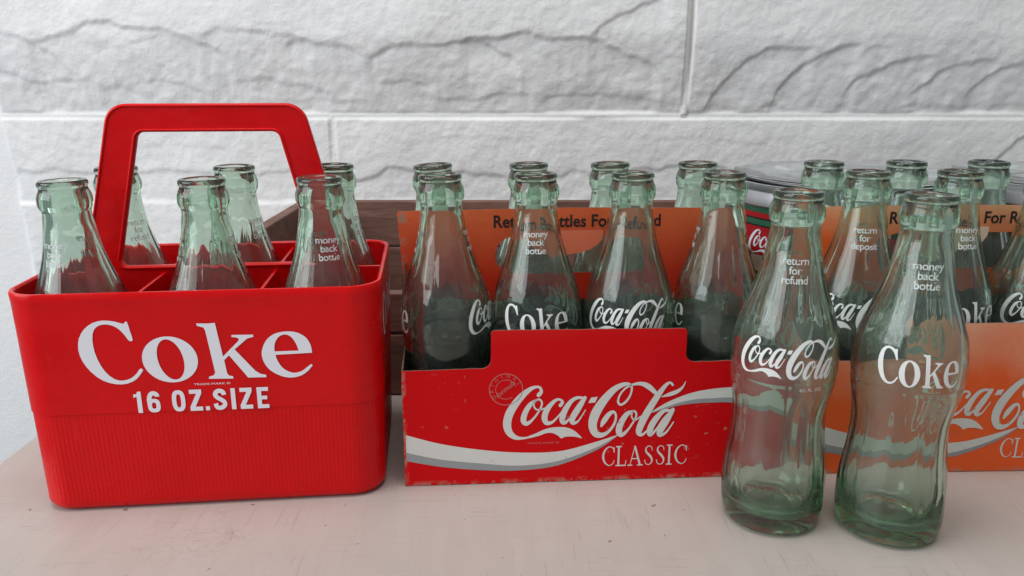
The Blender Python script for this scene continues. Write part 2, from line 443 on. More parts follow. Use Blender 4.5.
# front of a bottle is local -Y (towards the camera)
FR = -math.pi / 2
def mk(name, sheets, ang, cell=.0022):
    me = sheets_mesh(name, sheets, wrap(ang), cell, .000015); me.materials.append(WHITE_ENAMEL); return me
def neck(lines):
    out = []
    for i, s in enumerate(lines):
        v, f = text(s, .0060, 1.0, .00005, spacing=.93)
        out.append(([(x, y + .1583 - i * .0051) for x, y in v], f))
    return out
M_SCRIPT = mk('script_lettering', fit(SCRIPT, .0575, .0225, 0, .1085) , FR)
oz = [xf(text('6½ FL. OZ.', .0028), lambda x, y: (x + .013, y + .0905))]
M_OZ = mk('size_lettering', oz, FR)
M_COKE = mk('serif_lettering', fit(COKE, .043, .0205, 0, .1075), FR + math.pi)
M_REFUND = mk('neck_lettering', neck(('return', 'for', 'refund')), FR)
M_DEPOSIT = mk('neck_lettering', neck(('return', 'for', 'deposit')), FR)
M_MONEY = mk('neck_lettering', neck(('money', 'back', 'bottle')), FR + math.pi)
for m_ in (M_REFUND, M_DEPOSIT, M_MONEY): m_.materials[0] = NECK_ENAMEL
def bottle(x, y, z, turn, label, group, lean=(0, 0), deposit=False, plain=False):
    """turn = angle of the script side away from the camera, degrees"""
    root = empty('glass_bottle', (x, y, z))
    root.rotation_euler = (Matrix.Rotation(R(lean[0]), 3, 'X') @ Matrix.Rotation(R(lean[1]), 3, 'Y') @ Matrix.Rotation(R(turn), 3, 'Z')).to_euler()
    tag(root, label, 'bottle', group)
    for nm, me in (('glass_shell', BOTTLE), ('script_lettering', M_SCRIPT), ('size_lettering', M_OZ), ('serif_lettering', M_COKE),
                   ('neck_lettering', M_DEPOSIT if deposit else M_REFUND), ('neck_lettering', M_MONEY)):
        if plain and nm == 'neck_lettering': continue
        o = bpy.data.objects.new(nm, me); C.objects.link(o); o.parent = root
    return root

# ------------------------------------------------------------------ wall
def wall():
    x0, x1, z0, z1, st = -.90, .95, -.36, .40, .0018
    D = .95
    nx = int((x1 - x0) / st); nz = int((z1 - z0) / st)
    X, Z = np.meshgrid(np.linspace(x0, x1, nx), np.linspace(z0, z1, nz))
    rng = np.random.RandomState(3)
    def vnoise(scale, seed):
        r = np.random.RandomState(seed); g = r.rand(200, 400)
        u = (X - x0) * scale; w = (Z - z0) * scale
        i = np.floor(u).astype(int); j = np.floor(w).astype(int); a = u - i; b = w - j
        a = a * a * (3 - 2 * a); b = b * b * (3 - 2 * b); i %= 398; j %= 198
        return (g[j, i] * (1 - a) + g[j, i + 1] * a) * (1 - b) + (g[j + 1, i] * (1 - a) + g[j + 1, i + 1] * a) * b - .5
    wob = vnoise(40, 1) * .0055 + vnoise(110, 2) * .003
    wob2 = vnoise(45, 5) * .0050 + vnoise(120, 6) * .003
    XX = X + wob; ZZ = Z + wob2
    px = lambda p: (p - 512) * .001190
    pz = lambda p: .2127 + (115 - p) * .001085
    up = Z > .2127; xl = X < px(678); midz = (Z <= .2127) & (Z > .1125); lo = Z <= .1125
    # every block bulges at its upper part and falls back towards its lower joint
    def fall(ztop, zbot, a, b):
        t = np.clip((ztop - Z + wob2 * 1.5) / (ztop - zbot), 0, 1); return a + (b - a) * t ** 1.3
    h = np.where(up, fall(pz(32), pz(112), .0255, .0100), np.where(midz, fall(pz(135), pz(206), .0125, .0088), fall(.10, -.09, .0105, .0085)))
    h += vnoise(9, 11) * .005 + vnoise(25, 12) * .0018
    H0 = h.copy()
    def shell(cx, cy, rx, ry, step, dirdeg, blk):
        """conchoidal flake: sharp step down along the edge facing dirdeg, rising back to flush on the other side"""
        nonlocal h
        dx = (XX - px(cx)) / (rx * .00119); dz = (ZZ - pz(cy)) / (ry * .001085)
        q = np.sqrt(dx * dx + dz * dz)
        t = (dx * math.cos(R(dirdeg)) + dz * math.sin(R(dirdeg)) + 1) / 2      # 1 at the sharp edge
        m = np.clip((1 - q) / .42, 0, 1); m = 1 - (1 - m) ** 2.2
        d = .80 * step * np.clip(t, 0, 1) ** 1.1 - .0012 * (1 - q * q)
        h = np.where(blk, h * (1 - m) + (H0 - d) * m, h)
    PX = 512 + X / .00119; PY = 115 - (Z - .2127) / .001085
    nz1 = vnoise(70, 31) * 5 + vnoise(200, 32) * 2
    def ridge(pts, d, L, blk, up_=False):
        """broken stone edge along a line: sharp step in just below it, easing back out over L"""
        nonlocal h
        p = catmull(pts, 6); xs = np.array([a[0] for a in p]); ys = np.array([a[1] for a in p])
        o = np.argsort(xs); xs, ys = xs[o], ys[o]
        yr = np.interp(PX, xs, ys) + nz1
        tp = np.clip((PX - xs[0]) / 9, 0, 1) * np.clip((xs[-1] - PX) / 9, 0, 1)
        dist = PY - yr
        e = np.clip(dist / 5.0, 0, 1); e = e * e * (3 - 2 * e)
        h = np.where(blk, h - .40 * d * tp * e * np.clip(1 - dist / (1.5 * L), 0, 1) ** 1.1, h)
    b1 = up & xl; b2 = up & ~xl
    for p, d, L in [([(16, 27), (34, 28), (60, 36), (82, 51), (104, 78)], .0048, 46), ([(60, 39), (86, 33), (125, 20), (152, 23), (185, 27), (215, 37), (238, 47), (252, 64)], .0062, 62),
                    ([(150, 40), (180, 33), (205, 40), (222, 60)], .0022, 40), ([(220, 34), (235, 27), (262, 28), (302, 31), (326, 44)], .0044, 44), ([(296, 43), (312, 38), (345, 41), (374, 51)], .0052, 36),
                    ([(372, 52), (390, 49), (405, 43), (440, 42), (470, 37), (500, 46), (520, 62)], .0056, 44), ([(462, 39), (500, 34), (525, 30), (548, 34), (578, 35), (604, 43), (640, 60), (654, 72)], .0064, 62),
                    ([(14, 66), (40, 71), (62, 77), (118, 77)], .0042, 40), ([(118, 83), (140, 83), (158, 89)], .0034, 22), ([(160, 86), (172, 75), (196, 80), (222, 88)], .0036, 34), ([(246, 78), (280, 75), (304, 81), (342, 89)], .0036, 30),
                    ([(384, 79), (410, 76), (438, 82)], .0036, 26), ([(436, 97), (470, 97), (515, 90), (536, 92)], .0034, 18), ([(538, 96), (552, 91), (582, 91), (622, 92), (654, 98)], .0042, 22),
                    ([(50, 96), (64, 88), (80, 96), (88, 110)], .0026, 18), ([(583, 36), (598, 22), (616, 10), (640, 0), (660, -12)], .0044, 70), ([(-60, 40), (-20, 34), (10, 45)], .004, 40), ([(300, 100), (330, 97), (380, 100)], .0022, 14)]: ridge(p, d, L, b1)
    for p, d, L in [([(694, 112), (703, 92), (720, 69), (741, 50), (766, 44), (796, 45)], .0056, 62), ([(758, 112), (767, 84), (785, 62), (810, 47), (840, 40)], .0060, 62), ([(838, 52), (850, 45), (868, 41)], .0034, 14),
                    ([(826, 96), (838, 76), (860, 65), (886, 54), (910, 53)], .0056, 50), ([(892, 94), (914, 70), (940, 58), (972, 56)], .0056, 46), ([(944, 96), (964, 70), (986, 60), (1026, 55), (1070, 54)], .0056, 46),
                    ([(1006, 100), (1024, 74), (1060, 62), (1110, 58)], .0050, 46), ([(1090, 96), (1120, 70), (1180, 60), (1240, 60)], .0055, 46),
                    ([(686, 112), (700, 103), (718, 103), (736, 110)], .0030, 12), ([(743, 109), (757, 101), (772, 104)], .0030, 12), ([(816, 108), (828, 101), (842, 105), (868, 108)], .0030, 12), ([(876, 108), (893, 103), (960, 104), (1024, 102), (1100, 104)], .0034, 14),
                    ([(836, 2), (846, 12), (852, 30), (862, 40)], .0016, 14), ([(880, 40), (896, 34), (903, 20), (908, 4)], .0016, 14)]: ridge(p, d, L, b2)
    for p, d, L in [([(345, 183), (376, 176), (394, 168), (422, 171), (455, 172), (488, 175), (512, 181)], .0052, 34), ([(505, 184), (540, 177), (580, 174), (618, 178)], .0036, 30), ([(600, 176), (646, 170), (674, 165), (712, 168), (745, 174)], .0046, 34),
                    ([(735, 176), (780, 168), (830, 172), (870, 180)], .0040, 32), ([(860, 180), (900, 172), (950, 176), (986, 182)], .0038, 30), ([(978, 168), (996, 148), (1018, 128), (1050, 112)], .0056, 70),
                    ([(26, 120), (38, 128), (48, 136), (60, 134)], .0020, 8), ([(62, 122), (72, 132), (84, 138), (98, 136)], .0020, 8), ([(100, 124), (112, 132), (128, 134)], .0016, 8), ([(10, 176), (50, 170), (92, 174), (120, 182)], .0036, 30), ([(110, 182), (160, 172), (220, 174), (262, 182)], .0034, 30), ([(250, 178), (290, 172), (332, 178)], .0036, 30),
                    ([(130, 148), (180, 142), (240, 150)], .0014, 20), ([(420, 140), (480, 134), (540, 142)], .0012, 20), ([(640, 142), (700, 136), (770, 144)], .0012, 20)]: ridge(p, d, L, midz)
    for i in range(46): shell(rng.randint(-250, 1300), rng.randint(230, 640), rng.randint(40, 90), rng.randint(30, 52), .0035 + .003 * rng.rand(), rng.randint(70, 130), lo)
    h += vnoise(90, 7) * .0007 + vnoise(200, 8) * .0005
    def joint(dist, lvl=.0085, wd=.0042, amt=1.0):      # raised round bead in a shallow groove
        nonlocal h
        k = np.clip((wd - np.abs(dist)) / .0012, 0, 1) * amt
        bead = lvl - .0003 + .0006 * np.cos(np.clip(dist / wd, -1, 1) * math.pi)
        h = h * (1 - k) + bead * k
    joint(Z - .2127, .0100)
    joint(Z - .1125, .0100, .0030, .45)
    joint(Z - (-.11))
    joint(np.where(Z > .2127, X - px(678), 9), .0130)
    joint(np.where((Z < .2127) & (Z > .1125), X - px(338), 9), .0105, .0036)
    joint(np.where((Z < .1125) & (Z > -.11), X - px(700), 9))
    # the stone face stops at the left against a smooth plastered edge
    e = px(14) + .010 * vnoise(30, 21) - np.clip((.2127 - Z), 0, .12) * -.06
    k = np.clip((X - e) / .010, 0, 1); k = k * k * (3 - 2 * k)
    h = h * k + (.004) * (1 - k)
    h = np.where((np.abs(Z - .0) < 0) , .004, h)
    Y = D - h
    v = np.stack([X, Y, Z], -1).reshape(-1, 3)
    idx = np.arange(nx * nz).reshape(nz, nx)
    f = np.stack([idx[:-1, :-1], idx[:-1, 1:], idx[1:, 1:], idx[1:, :-1]], -1).reshape(-1, 4)
    # closed slab behind
    n0 = len(v)
    back = [(x0, D + .06, z0), (x1, D + .06, z0), (x1, D + .06, z1), (x0, D + .06, z1)]
    v = np.vstack([v, back])
    faces = [tuple(q) for q in f.tolist()]
    faces.append((n0, n0 + 3, n0 + 2, n0 + 1))
    b = idx[0].tolist(); t = idx[-1].tolist(); l = idx[:, 0].tolist(); r = idx[:, -1].tolist()
    faces.append(tuple(b[::-1] + [n0, n0 + 1])); faces.append(tuple(t + [n0 + 2, n0 + 3]))
    faces.append(tuple(l + [n0 + 3, n0])); faces.append(tuple(r[::-1] + [n0 + 1, n0 + 2]))
    me = pydata('stone_wall', v, faces)
    o = link('stone_wall', me, WALL, smooth=True)
    tag(o, 'white painted split stone block wall behind the bottles', 'wall')
    # horizontal trim strip low on the left
wall()

def box(bm, a, b):
    vs = [bm.verts.new((x, y, z)) for x in (a[0], b[0]) for y in (a[1], b[1]) for z in (a[2], b[2])]
    for q in ((0, 1, 3, 2), (4, 6, 7, 5), (0, 4, 5, 1), (2, 3, 7, 6), (0, 2, 6, 4), (1, 5, 7, 3)): bm.faces.new([vs[i] for i in q])
def box_obj(name, boxes, mat, parent=None, bevel=0, seg=2):
    bm = bmesh.new()
    for a, b in boxes: box(bm, a, b)
    if bevel: bmesh.ops.bevel(bm, geom=bm.edges[:], offset=bevel, segments=seg, affect='EDGES', profile=.5)
    me = bpy.data.meshes.new(name); bm.to_mesh(me); bm.free()
    return link(name, me, mat, parent, smooth=False)

t = box_obj('table', [((-.353, -.35, -.035), (.95, .943, 0))], TABLE, None, .003, 3)
tag(t, 'off-white pinkish painted table top with fine scratches under all the bottles', 'table')

# ------------------------------------------------------------------ red plastic carrier
def rounded(hw, hd, rad, ribs=0, amp=0, per=None):
    """points (x, y) of a rounded rectangle, dense enough for ribs; returns list"""
    segs = []
    for cx, cy, a0 in ((hw - rad, -hd + rad, -90), (hw - rad, hd - rad, 0), (-hw + rad, hd - rad, 90), (-hw + rad, -hd + rad, 180)):
        segs.append((cx, cy, a0))
    pts = []; L = 0
    per = per
    def add(p, nrm):
        pts.append((p[0], p[1], nrm[0], nrm[1]))
    for i, (cx, cy, a0) in enumerate(segs):
        na = NARC
        for k in range(na + 1):
            an = R(a0 + 90 * k / na); add((cx + rad * math.cos(an), cy + rad * math.sin(an)), (math.cos(an), math.sin(an)))
        nx_, ny_, na0 = segs[(i + 1) % 4]
        an = R(a0 + 90)
        p = (cx + rad * math.cos(an), cy + rad * math.sin(an)); q = (nx_ + rad * math.cos(an), ny_ + rad * math.sin(an))
        ns = NX if i in (1, 3) else NY
        for k in range(1, ns): add((p[0] + (q[0] - p[0]) * k / ns, p[1] + (q[1] - p[1]) * k / ns), (math.cos(an), math.sin(an)))
    return pts
NARC, NX, NY = 48, 272, 160
def carrier():
    W, Dp, Hh, rad = .212, .140, .138, .020
    root = empty('bottle_carrier', (-.1910, .5125, 0), R(6.0))
    tag(root, 'red plastic six-bottle carrier with arched handle and white lettering', 'carrier')
    v = []; f = []; rings = []
    def ring(z, off, r, rib=0.0):
        b = len(v)
        P = rounded(W / 2 + off, Dp / 2 + off, r)
        for i, p in enumerate(P):
            d = rib * (1 if (i // 2) % 2 else 0)
            v.append((p[0] + p[2] * d, p[1] + p[3] * d, z))
        rings.append((b, len(P)))
    def tp(z): return -.0022 * (1 - z / Hh)
    ring(0, tp(0) - .006, rad - .004)
    for a in (15, 35, 55, 75, 90):
        zz = .006 * (1 - math.cos(R(a))); ring(zz, tp(zz) - .006 * (1 - math.sin(R(a))), rad - .001)
    for z in (.0085, .030, .055, .0625): ring(z, tp(z), rad, .00014)
    ring(.0638, tp(.064), rad, .0)
    ring(.0642, tp(.064) + .00055, rad, .0)
    for z in (.070, .080, .095, .110, .125, .1315): ring(z, tp(z) + .00055, rad)
    ring(.1325, .0006, rad); ring(.1368, .0008, rad); ring(Hh, .0003, rad); ring(Hh, -.0012, rad - .001); ring(Hh - .001, -.0021, rad - .002)
    ring(.125, -.0024, rad - .002); ring(.0014, -.0045, rad - .003)
    for (a, n), (b, _) in zip(rings[:-1], rings[1:]):
        for i in range(n):
            j = (i + 1) % n; f.append((a + i, a + j, b + j, b + i))
    a, n = rings[0]; f.append(tuple(a + i for i in range(n - 1, -1, -1)))
    a, n = rings[-1]; f.append(tuple(a + i for i in range(n)))
    o = link('crate_body', pydata('crate_body', v, f), PLASTIC, root, smooth=True)
    o.data.set_sharp_from_angle(angle=R(38))
    # cross dividers
    for s in (-1, 1):
        for side in (-1, 1):
            bm = bmesh.new(); x = s * .0353
            ys = (side * .0015, side * (Dp / 2 - .0023)); y0, y1 = min(ys), max(ys)
            box(bm, (x - .0009, y0, .004), (x + .0009, y1, .1335))
            me = bpy.data.meshes.new('cross_divider'); bm.to_mesh(me); bm.free(); link('cross_divider', me, PLASTIC, root)
    # stiffening ribs on the back panel inside
    for x in (-.070, -.020, .020, .070): box_obj('stiffening_rib', [((x - .0007, Dp / 2 - .0048, .01), (x + .0007, Dp / 2 - .0022, .132))], PLASTIC, root)
    for x in (-.072, .0, .072): box_obj('stiffening_rib', [((x - .0007, -.0042, .01), (x + .0007, -.0027, .131))], PLASTIC, root)
    # central plate + arched handle
    def frame_poly(outer, inner, thick, name, mat, bev):
        cu = bpy.data.curves.new('h', 'CURVE'); cu.dimensions = '2D'; cu.fill_mode = 'BOTH'; cu.extrude = thick / 2 - bev; cu.bevel_depth = bev; cu.bevel_resolution = 2
        cu.offset = -bev
        for lp in (outer, inner):
            sp = cu.splines.new('POLY'); sp.points.add(len(lp) - 1); sp.use_cyclic_u = True
            for i, p in enumerate(lp): sp.points[i].co = (p[0], p[1], 0, 1)
        ob = bpy.data.objects.new('tmp', cu); C.objects.link(ob)
        dg = bpy.context.evaluated_depsgraph_get(); me = bpy.data.meshes.new_from_object(ob.evaluated_get(dg)); bpy.data.objects.remove(ob)
        for p in me.vertices: p.co = (p.co.x, -p.co.z, p.co.y)
        me.flip_normals() if False else None
        ob = link(name, me, mat, root, smooth=True); me.set_sharp_from_angle(angle=R(50)); return ob
    def round_poly(P, rads, seg=8):
        out = []
        n = len(P)
        for i in range(n):
            p = Vector(P[i]); a = (Vector(P[i - 1]) - p); b = (Vector(P[(i + 1) % n]) - p); r = rads[i]
            if r <= 0: out.append(tuple(p)); continue
            ang = a.angle(b); d = r / math.tan(ang / 2); a.normalize(); b.normalize()
            c = p + (a + b).normalized() * (r / math.sin(ang / 2))
            s = p + a * d - c; e = p + b * d - c
            a0 = math.atan2(s.y, s.x); a1 = math.atan2(e.y, e.x)
            da = (a1 - a0 + math.pi) % (2 * math.pi) - math.pi
            for k in range(seg + 1): out.append((c.x + r * math.cos(a0 + da * k / seg), c.y + r * math.sin(a0 + da * k / seg)))
        return out
    outer = round_poly([(-.087, .004), (.087, .004), (.0845, .1365), (.0590, .2405), (-.0590, .2405), (-.0845, .1365)], [0, 0, .004, .014, .014, .004])
    inner = round_poly([(-.0630, .1378), (-.0428, .2232), (.0428, .2232), (.0630, .1378)], [.004, .005, .005, .004])
    frame_poly(outer, inner, .0052, 'carry_handle', PLASTIC, .0010)
    # raised border bead on the handle
    def bead(nm, path, cyc):
        cu = bpy.data.curves.new(nm, 'CURVE'); cu.dimensions = '3D'; cu.bevel_depth = .0008; cu.bevel_resolution = 2
        sp = cu.splines.new('POLY'); sp.points.add(len(path) - 1); sp.use_cyclic_u = cyc
        for i, p in enumerate(path): sp.points[i].co = (p[0], -.0026, p[1], 1)
        ob = bpy.data.objects.new('tmp', cu); C.objects.link(ob)
        dg = bpy.context.evaluated_depsgraph_get(); me = bpy.data.meshes.new_from_object(ob.evaluated_get(dg)); bpy.data.objects.remove(ob)
        link(nm, me, PLASTIC, root, smooth=True)
    o2 = round_poly([(-.0832, .1380), (-.0578, .2392), (.0578, .2392), (.0832, .1380)], [0, .0128, .0128, 0])
    bead('handle_bead', o2, False)
    bead('handle_bead', round_poly([(-.0646, .1366), (-.0438, .2244), (.0438, .2244), (.0646, .1366)], [.005, .006, .006, .005]), True)
    # remaining width of the centre plate
    for s in (-1, 1):
        a, b = sorted((s * .0868, s * (W / 2 - .0030)))
        box_obj('centre_divider', [((a, -.0014, .004), (b, .0014, .134))], PLASTIC, root)
    # lettering on the front
    yf = -(Dp / 2) - .00055 - .00025
    def onfront(u, vv, off): return (u, yf - tp(vv) - off, vv)
    me = sheets_mesh('serif_lettering', fit(COKE, .1315, .0395, -.0005, .1022), onfront)
    link('serif_lettering', me, CARRIER_WHITE, root)
    W_ = 4.4
    def rb(pts): return ribbon([(a_, b_, W_) for a_, b_ in pts], 6, False)
    def oval(x, y, w_, h_): return [(x + w_ / 2 * math.copysign(abs(math.cos(t)) ** .75, math.cos(t)), y + h_ / 2 * math.copysign(abs(math.sin(t)) ** .75, math.sin(t))) for t in np.linspace(0, 2 * math.pi, 33)]
    def poly(*p): return ([tuple(q) for q in p], [tuple(range(len(p)))])
    g = []
    g += [poly((2.4, 0), (6.8, 0), (6.8, 22), (3.6, 22), (2.4, 19.6)), poly((-.6, 19.4), (-.6, 15.6), (2.4, 17.0), (2.4, 19.6), (1.2, 19.4))]
    g += [filled([oval(18.5, 7, 12.4, 14)[:-1], oval(18.5, 7, 4.2, 6.4)[:-1]]), rb([(14.5, 8), (14.4, 14), (16.2, 18.6), (19.2, 19.8), (22.0, 18.2), (22.4, 16.2)])]
    g += [filled([oval(43, 11, 13, 22)[:-1], oval(43, 11, 4.6, 13.8)[:-1]])]
    def Z(x): return [poly((x, 22), (x + 12, 22), (x + 12, 18), (x + 5.0, 4.2), (x + 12.2, 4.2), (x + 12.2, 0), (x - .2, 0), (x - .2, 4), (x + 6.8, 17.8), (x, 17.8))]
    def zz(x): return [filled([Z(x)[0][0]])]
    g += zz(54) + [poly((69, 0), (73, 0), (73, 4.2), (69, 4.2))]
    g += [rb([(88.2, 15.4), (87.4, 18.4), (84, 19.9), (80.6, 18.6), (79.6, 15.8), (81.4, 13.0), (85.2, 10.6), (88.0, 8.0), (88.0, 4.6), (84.6, 2.2), (80.6, 2.8), (79.2, 6.8)])]
    g += [poly((95, 0), (99.4, 0), (99.4, 22), (95, 22))] + zz(104)
    g += [filled([[(121, 0), (132.5, 0), (132.5, 4), (125.4, 4), (125.4, 9.2), (131, 9.2), (131, 13), (125.4, 13), (125.4, 18), (132.5, 18), (132.5, 22), (121, 22)]])]
    sz = fit(g, .0775, .0137, -.0008, .0707)
    link('size_lettering', sheets_mesh('size_lettering', sz, onfront), CARRIER_WHITE, root)
    tm = fit([text('TRADE-MARK ®', .003)], .021, .0013, .0060, .0808)
    link('trademark_lettering', sheets_mesh('trademark_lettering', tm, onfront), CARRIER_WHITE, root)
    xe = W / 2 + .00055 + .00025
    me = sheets_mesh('serif_lettering', fit(COKE, .092, .028, 0, .110), lambda u, vv, off: (xe + tp(vv) + off, u, vv))
    link('serif_lettering', me, CARRIER_WHITE, root)
    return root
CAR = carrier()
def in_frame(root, x, y):
    p = Matrix.Rotation(root.rotation_euler.z, 4, 'Z') @ Vector((x, y, 0)); return p.x + root.location.x, p.y + root.location.y
GC = 'bottles in the red plastic carrier'
for (lx, ly, turn, lab, lean) in [
    (-.0730, -.0355, 172, 'clear green bottle in the near left cell of the red plastic carrier', (0, -1.2)),
    (.0030, -.0360, 100, 'clear green bottle in the near middle cell of the red plastic carrier', (0, -.2)),
    (.0700, -.0345, 205, 'bottle with money back wording in the near right cell of the red carrier', (0, .3)),
    (-.0700, .0345, 60, 'bottle seen through the handle leg, far left cell of the red carrier', (0, -.5)),
    (.0055, .0340, 250, 'bottle seen inside the handle arch, far middle cell of the red carrier', (0, 0)),
    (.0710, .0350, 80, 'bottle in the far right cell of the red carrier, beside the handle foot', (0, .3))]:
    x, y = in_frame(CAR, lx, ly); bottle(x, y, .0017, turn, lab, GC, lean)

# ------------------------------------------------------------------ cardboard cartons
def card(name, loops, thick, mat, parent, place, edge=KRAFT, inner=0):
    cu = bpy.data.curves.new('c', 'CURVE'); cu.dimensions = '2D'; cu.fill_mode = 'BOTH'; cu.extrude = thick / 2
    for lp in loops:
        sp = cu.splines.new('POLY'); sp.points.add(len(lp) - 1); sp.use_cyclic_u = True
        for i, p in enumerate(lp): sp.points[i].co = (p[0], p[1], 0, 1)
    ob = bpy.data.objects.new('tmp', cu); C.objects.link(ob)
    dg = bpy.context.evaluated_depsgraph_get(); me = bpy.data.meshes.new_from_object(ob.evaluated_get(dg)); bpy.data.objects.remove(ob)
    flat = [abs(p.normal.z) > .5 for p in me.polygons]
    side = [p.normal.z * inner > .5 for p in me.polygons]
    me.materials.clear(); me.materials.append(mat); me.materials.append(edge); me.materials.append(INNER_SHADE)
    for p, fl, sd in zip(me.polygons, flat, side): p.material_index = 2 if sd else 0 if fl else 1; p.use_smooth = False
    for p in me.vertices: p.co = place(p.co.x, p.co.y, p.co.z)
    me.update()
    o = bpy.data.objects.new(name, me); C.objects.link(o); o.parent = parent; return o
def wobble(lp, amp=.0004, step=.004):
    out = []
    for i, p in enumerate(lp):
        q = lp[(i + 1) % len(lp)]; L = math.dist(p, q); n = max(1, int(L / step))
        for k in range(n):
            t = k / n; out.append((p[0] + (q[0] - p[0]) * t + random.uniform(-amp, amp) * (k > 0), p[1] + (q[1] - p[1]) * t + random.uniform(-amp, amp) * (k > 0)))
    return out
def arc(cx, cy, r, a0, a1, n=6): return [(cx + r * math.cos(R(a0 + (a1 - a0) * k / n)), cy + r * math.sin(R(a0 + (a1 - a0) * k / n))) for k in range(n + 1)]
def px2(pts): return [px_to_panel(*p) for p in pts]
def carton(loc, yaw, front, back, flap, label, white, grey, hot):
    WD, DP = .250, .122
    root = empty('bottle_carton', loc, R(yaw)); tag(root, label, 'carton')
    T = .0009
    fp = [(0, .0005), (WD, .0005), (WD, .0825)] + [(.1855, .0815)] + arc(.1855, .0875, .006, 270, 180)[1:] + [(.1795, .1015)] + arc(.177, .1015, .0025, 0, 90, 3)[1:] + [(.060, .1050)] + arc(.0585, .1025, .0025, 90, 180, 3)[1:] + [(.056, .088)] + arc(.050, .086, .006, 0, -90)[1:] + [(0, .0795)]
    card('front_panel', [wobble(fp, .00018)], T, front, root, lambda x, y, z: (x, -z, y), inner=-1)
    bp = [(0, .0005), (WD, .0005), (WD, .079), (.175, .079), (.172, .100), (.060, .100), (.057, .079), (0, .079)]
    card('back_panel', [bp], T, front, root, lambda x, y, z: (x, DP + z, y), inner=-1)
    for sx in (0, 1):
        ep = [(T * .7, .0007), (DP - T * .7, .0007), (DP - T * .7, .079), (DP / 2 + .012, .088), (DP / 2 + .003, .135), (DP / 2 - .003, .135), (DP / 2 - .010, .088), (T * .7, .079)]
        x0 = T / 2 if sx == 0 else WD - T / 2
        card('end_panel', [ep], T, front, root, lambda x, y, z, x0=x0: (x0 + z, x, y), inner=1 if sx == 0 else -1)
    box_obj('bottom_panel', [((T * 1.2, T * .7, .0005), (WD - T * 1.2, DP - T * .7, .0013))], INNER_SHADE, root)
    # tall middle board with hand hole
    yd = .0605
    dp = [(.0016, .003), (.0090, .003), (.0100, .104), (.0130, .1075), (.2330, .1075), (.2365, .104), (.2375, .003), (.2484, .003), (.2484, .075), (.2390, .110)] + arc(.2305, .1670, .003, 0, 90, 4) + [(.115, .1712)] + arc(-.0020, .1680, .002, 90, 180, 4) + [(.0016, .085)]
    hole = arc(.158, .1390, .0128, -90, 90, 8) + arc(.074, .1390, .0128, 90, 270, 8)
    card('divider_board', [wobble(dp, .0002), hole], T, back, root, lambda x, y, z: (x, yd - z, y))
    fl = [(.081, .1525)] + [(.108 + .027 * math.cos(a), .1535 - .0135 * math.sin(a)) for a in np.linspace(math.pi, 0, 12)] + [(.135, .1525)]
    card('hand_flap', [fl[1:-1] + [(.135, .1560), (.081, .1560)]], .0006, flap, root, lambda x, y, z: (x, yd - .0022 - z + (y - .1535) * .25, y))
    for k in range(1, 4):
        x = .004 + k * .0605
        card('cell_board', [[(.0015, .003), (DP - .0015, .003), (DP - .0015, .068), (.062, .068), (.060, .068), (.0015, .068)]], .0008, INNER_SHADE, root, lambda a, b, z, x=x: (x + z, a, b))
    # print on the divider
    def ondiv(u, v, off): return (u, yd - T / 2 - .00015 - off, v)
    tx = fit([text('Return Bottles For Refund', .01, 1, .00022)], .1140, .0088, .1175 + hot, .1622)
    link('divider_lettering', sheets_mesh('divider_lettering', tx, ondiv, .006), BLACK_INK, root)
    # print on the front
    def onf(u, v, off): return (u, -T / 2 - .00015 - off, v)
    link('script_lettering', sheets_mesh('script_lettering', SCRIPT, onf, .008), white, root)
    top = [(405, 434), (440, 443), (480, 449), (520, 452), (560, 451), (590, 444), (622, 434)]
    mid = [(405, 452), (440, 459), (480, 463), (520, 465.5), (560, 461), (600, 447), (622, 434.6)]
    low = [(405, 460.5), (440, 466.5), (480, 470), (520, 470.5), (560, 465.5), (600, 450), (622, 435.2)]
    top2 = [(655, 411.5), (670, 402), (690, 393.5), (710, 388.5), (740, 385.5), (780, 387), (800, 390)]
    mid2 = [(655, 411.8), (680, 402.5), (700, 398), (720, 396.6), (740, 396), (780, 399), (800, 403)]
    low2 = [(655, 412.1), (680, 405), (700, 402), (720, 401), (740, 401), (780, 405), (800, 409.5)]
    def strip(a, b):
        a = catmull(px2(a), 5); b = catmull(px2(b), 5); v = [tuple(p) for p in a] + [tuple(p) for p in b]; n = len(a)
        return v, [(i, i + 1, n + i + 1, n + i) for i in range(n - 1)]
    link('ribbon_stripe', sheets_mesh('ribbon_stripe', [strip(top, mid), strip(top2, mid2)], onf, .008), white, root)
    link('ribbon_grey_band', sheets_mesh('ribbon_grey_band', [strip(mid, low), strip(mid2, low2)], onf, .008), grey, root)  # printed grey band along the lower edge of the white ribbon
    # CLASSIC in thin serif capitals
    def P(pts): return ribbon([(a, b, c * .66) for a, b, c in pts], 6, False)
    def bar(x, y, wd, hh=1.2): return ([(x - wd / 2, y - hh / 2), (x + wd / 2, y - hh / 2), (x + wd / 2, y + hh / 2), (x - wd / 2, y + hh / 2)], [(0, 1, 2, 3)])
    def stem(x0, y0, x1, y1, wd):
        wd *= .66
        return ([(x0 - wd / 2, y0), (x0 + wd / 2, y0), (x1 + wd / 2, y1), (x1 - wd / 2, y1)], [(0, 1, 2, 3)])
    cl = []
    def cC(x): return [P([(x + 13, 6, 1.2), (x + 12.2, 2.5, 1.4), (x + 8, .8, 1.3), (x + 3.5, 4, 2.6), (x + 1.6, 10, 3.4), (x + 3.5, 16, 2.6), (x + 8, 19.2, 1.3), (x + 12, 17.4, 1.2), (x + 13.6, 14, 1.0)]), stem(x + 13, 1.2, x + 13.3, 6.6, 1.2)]
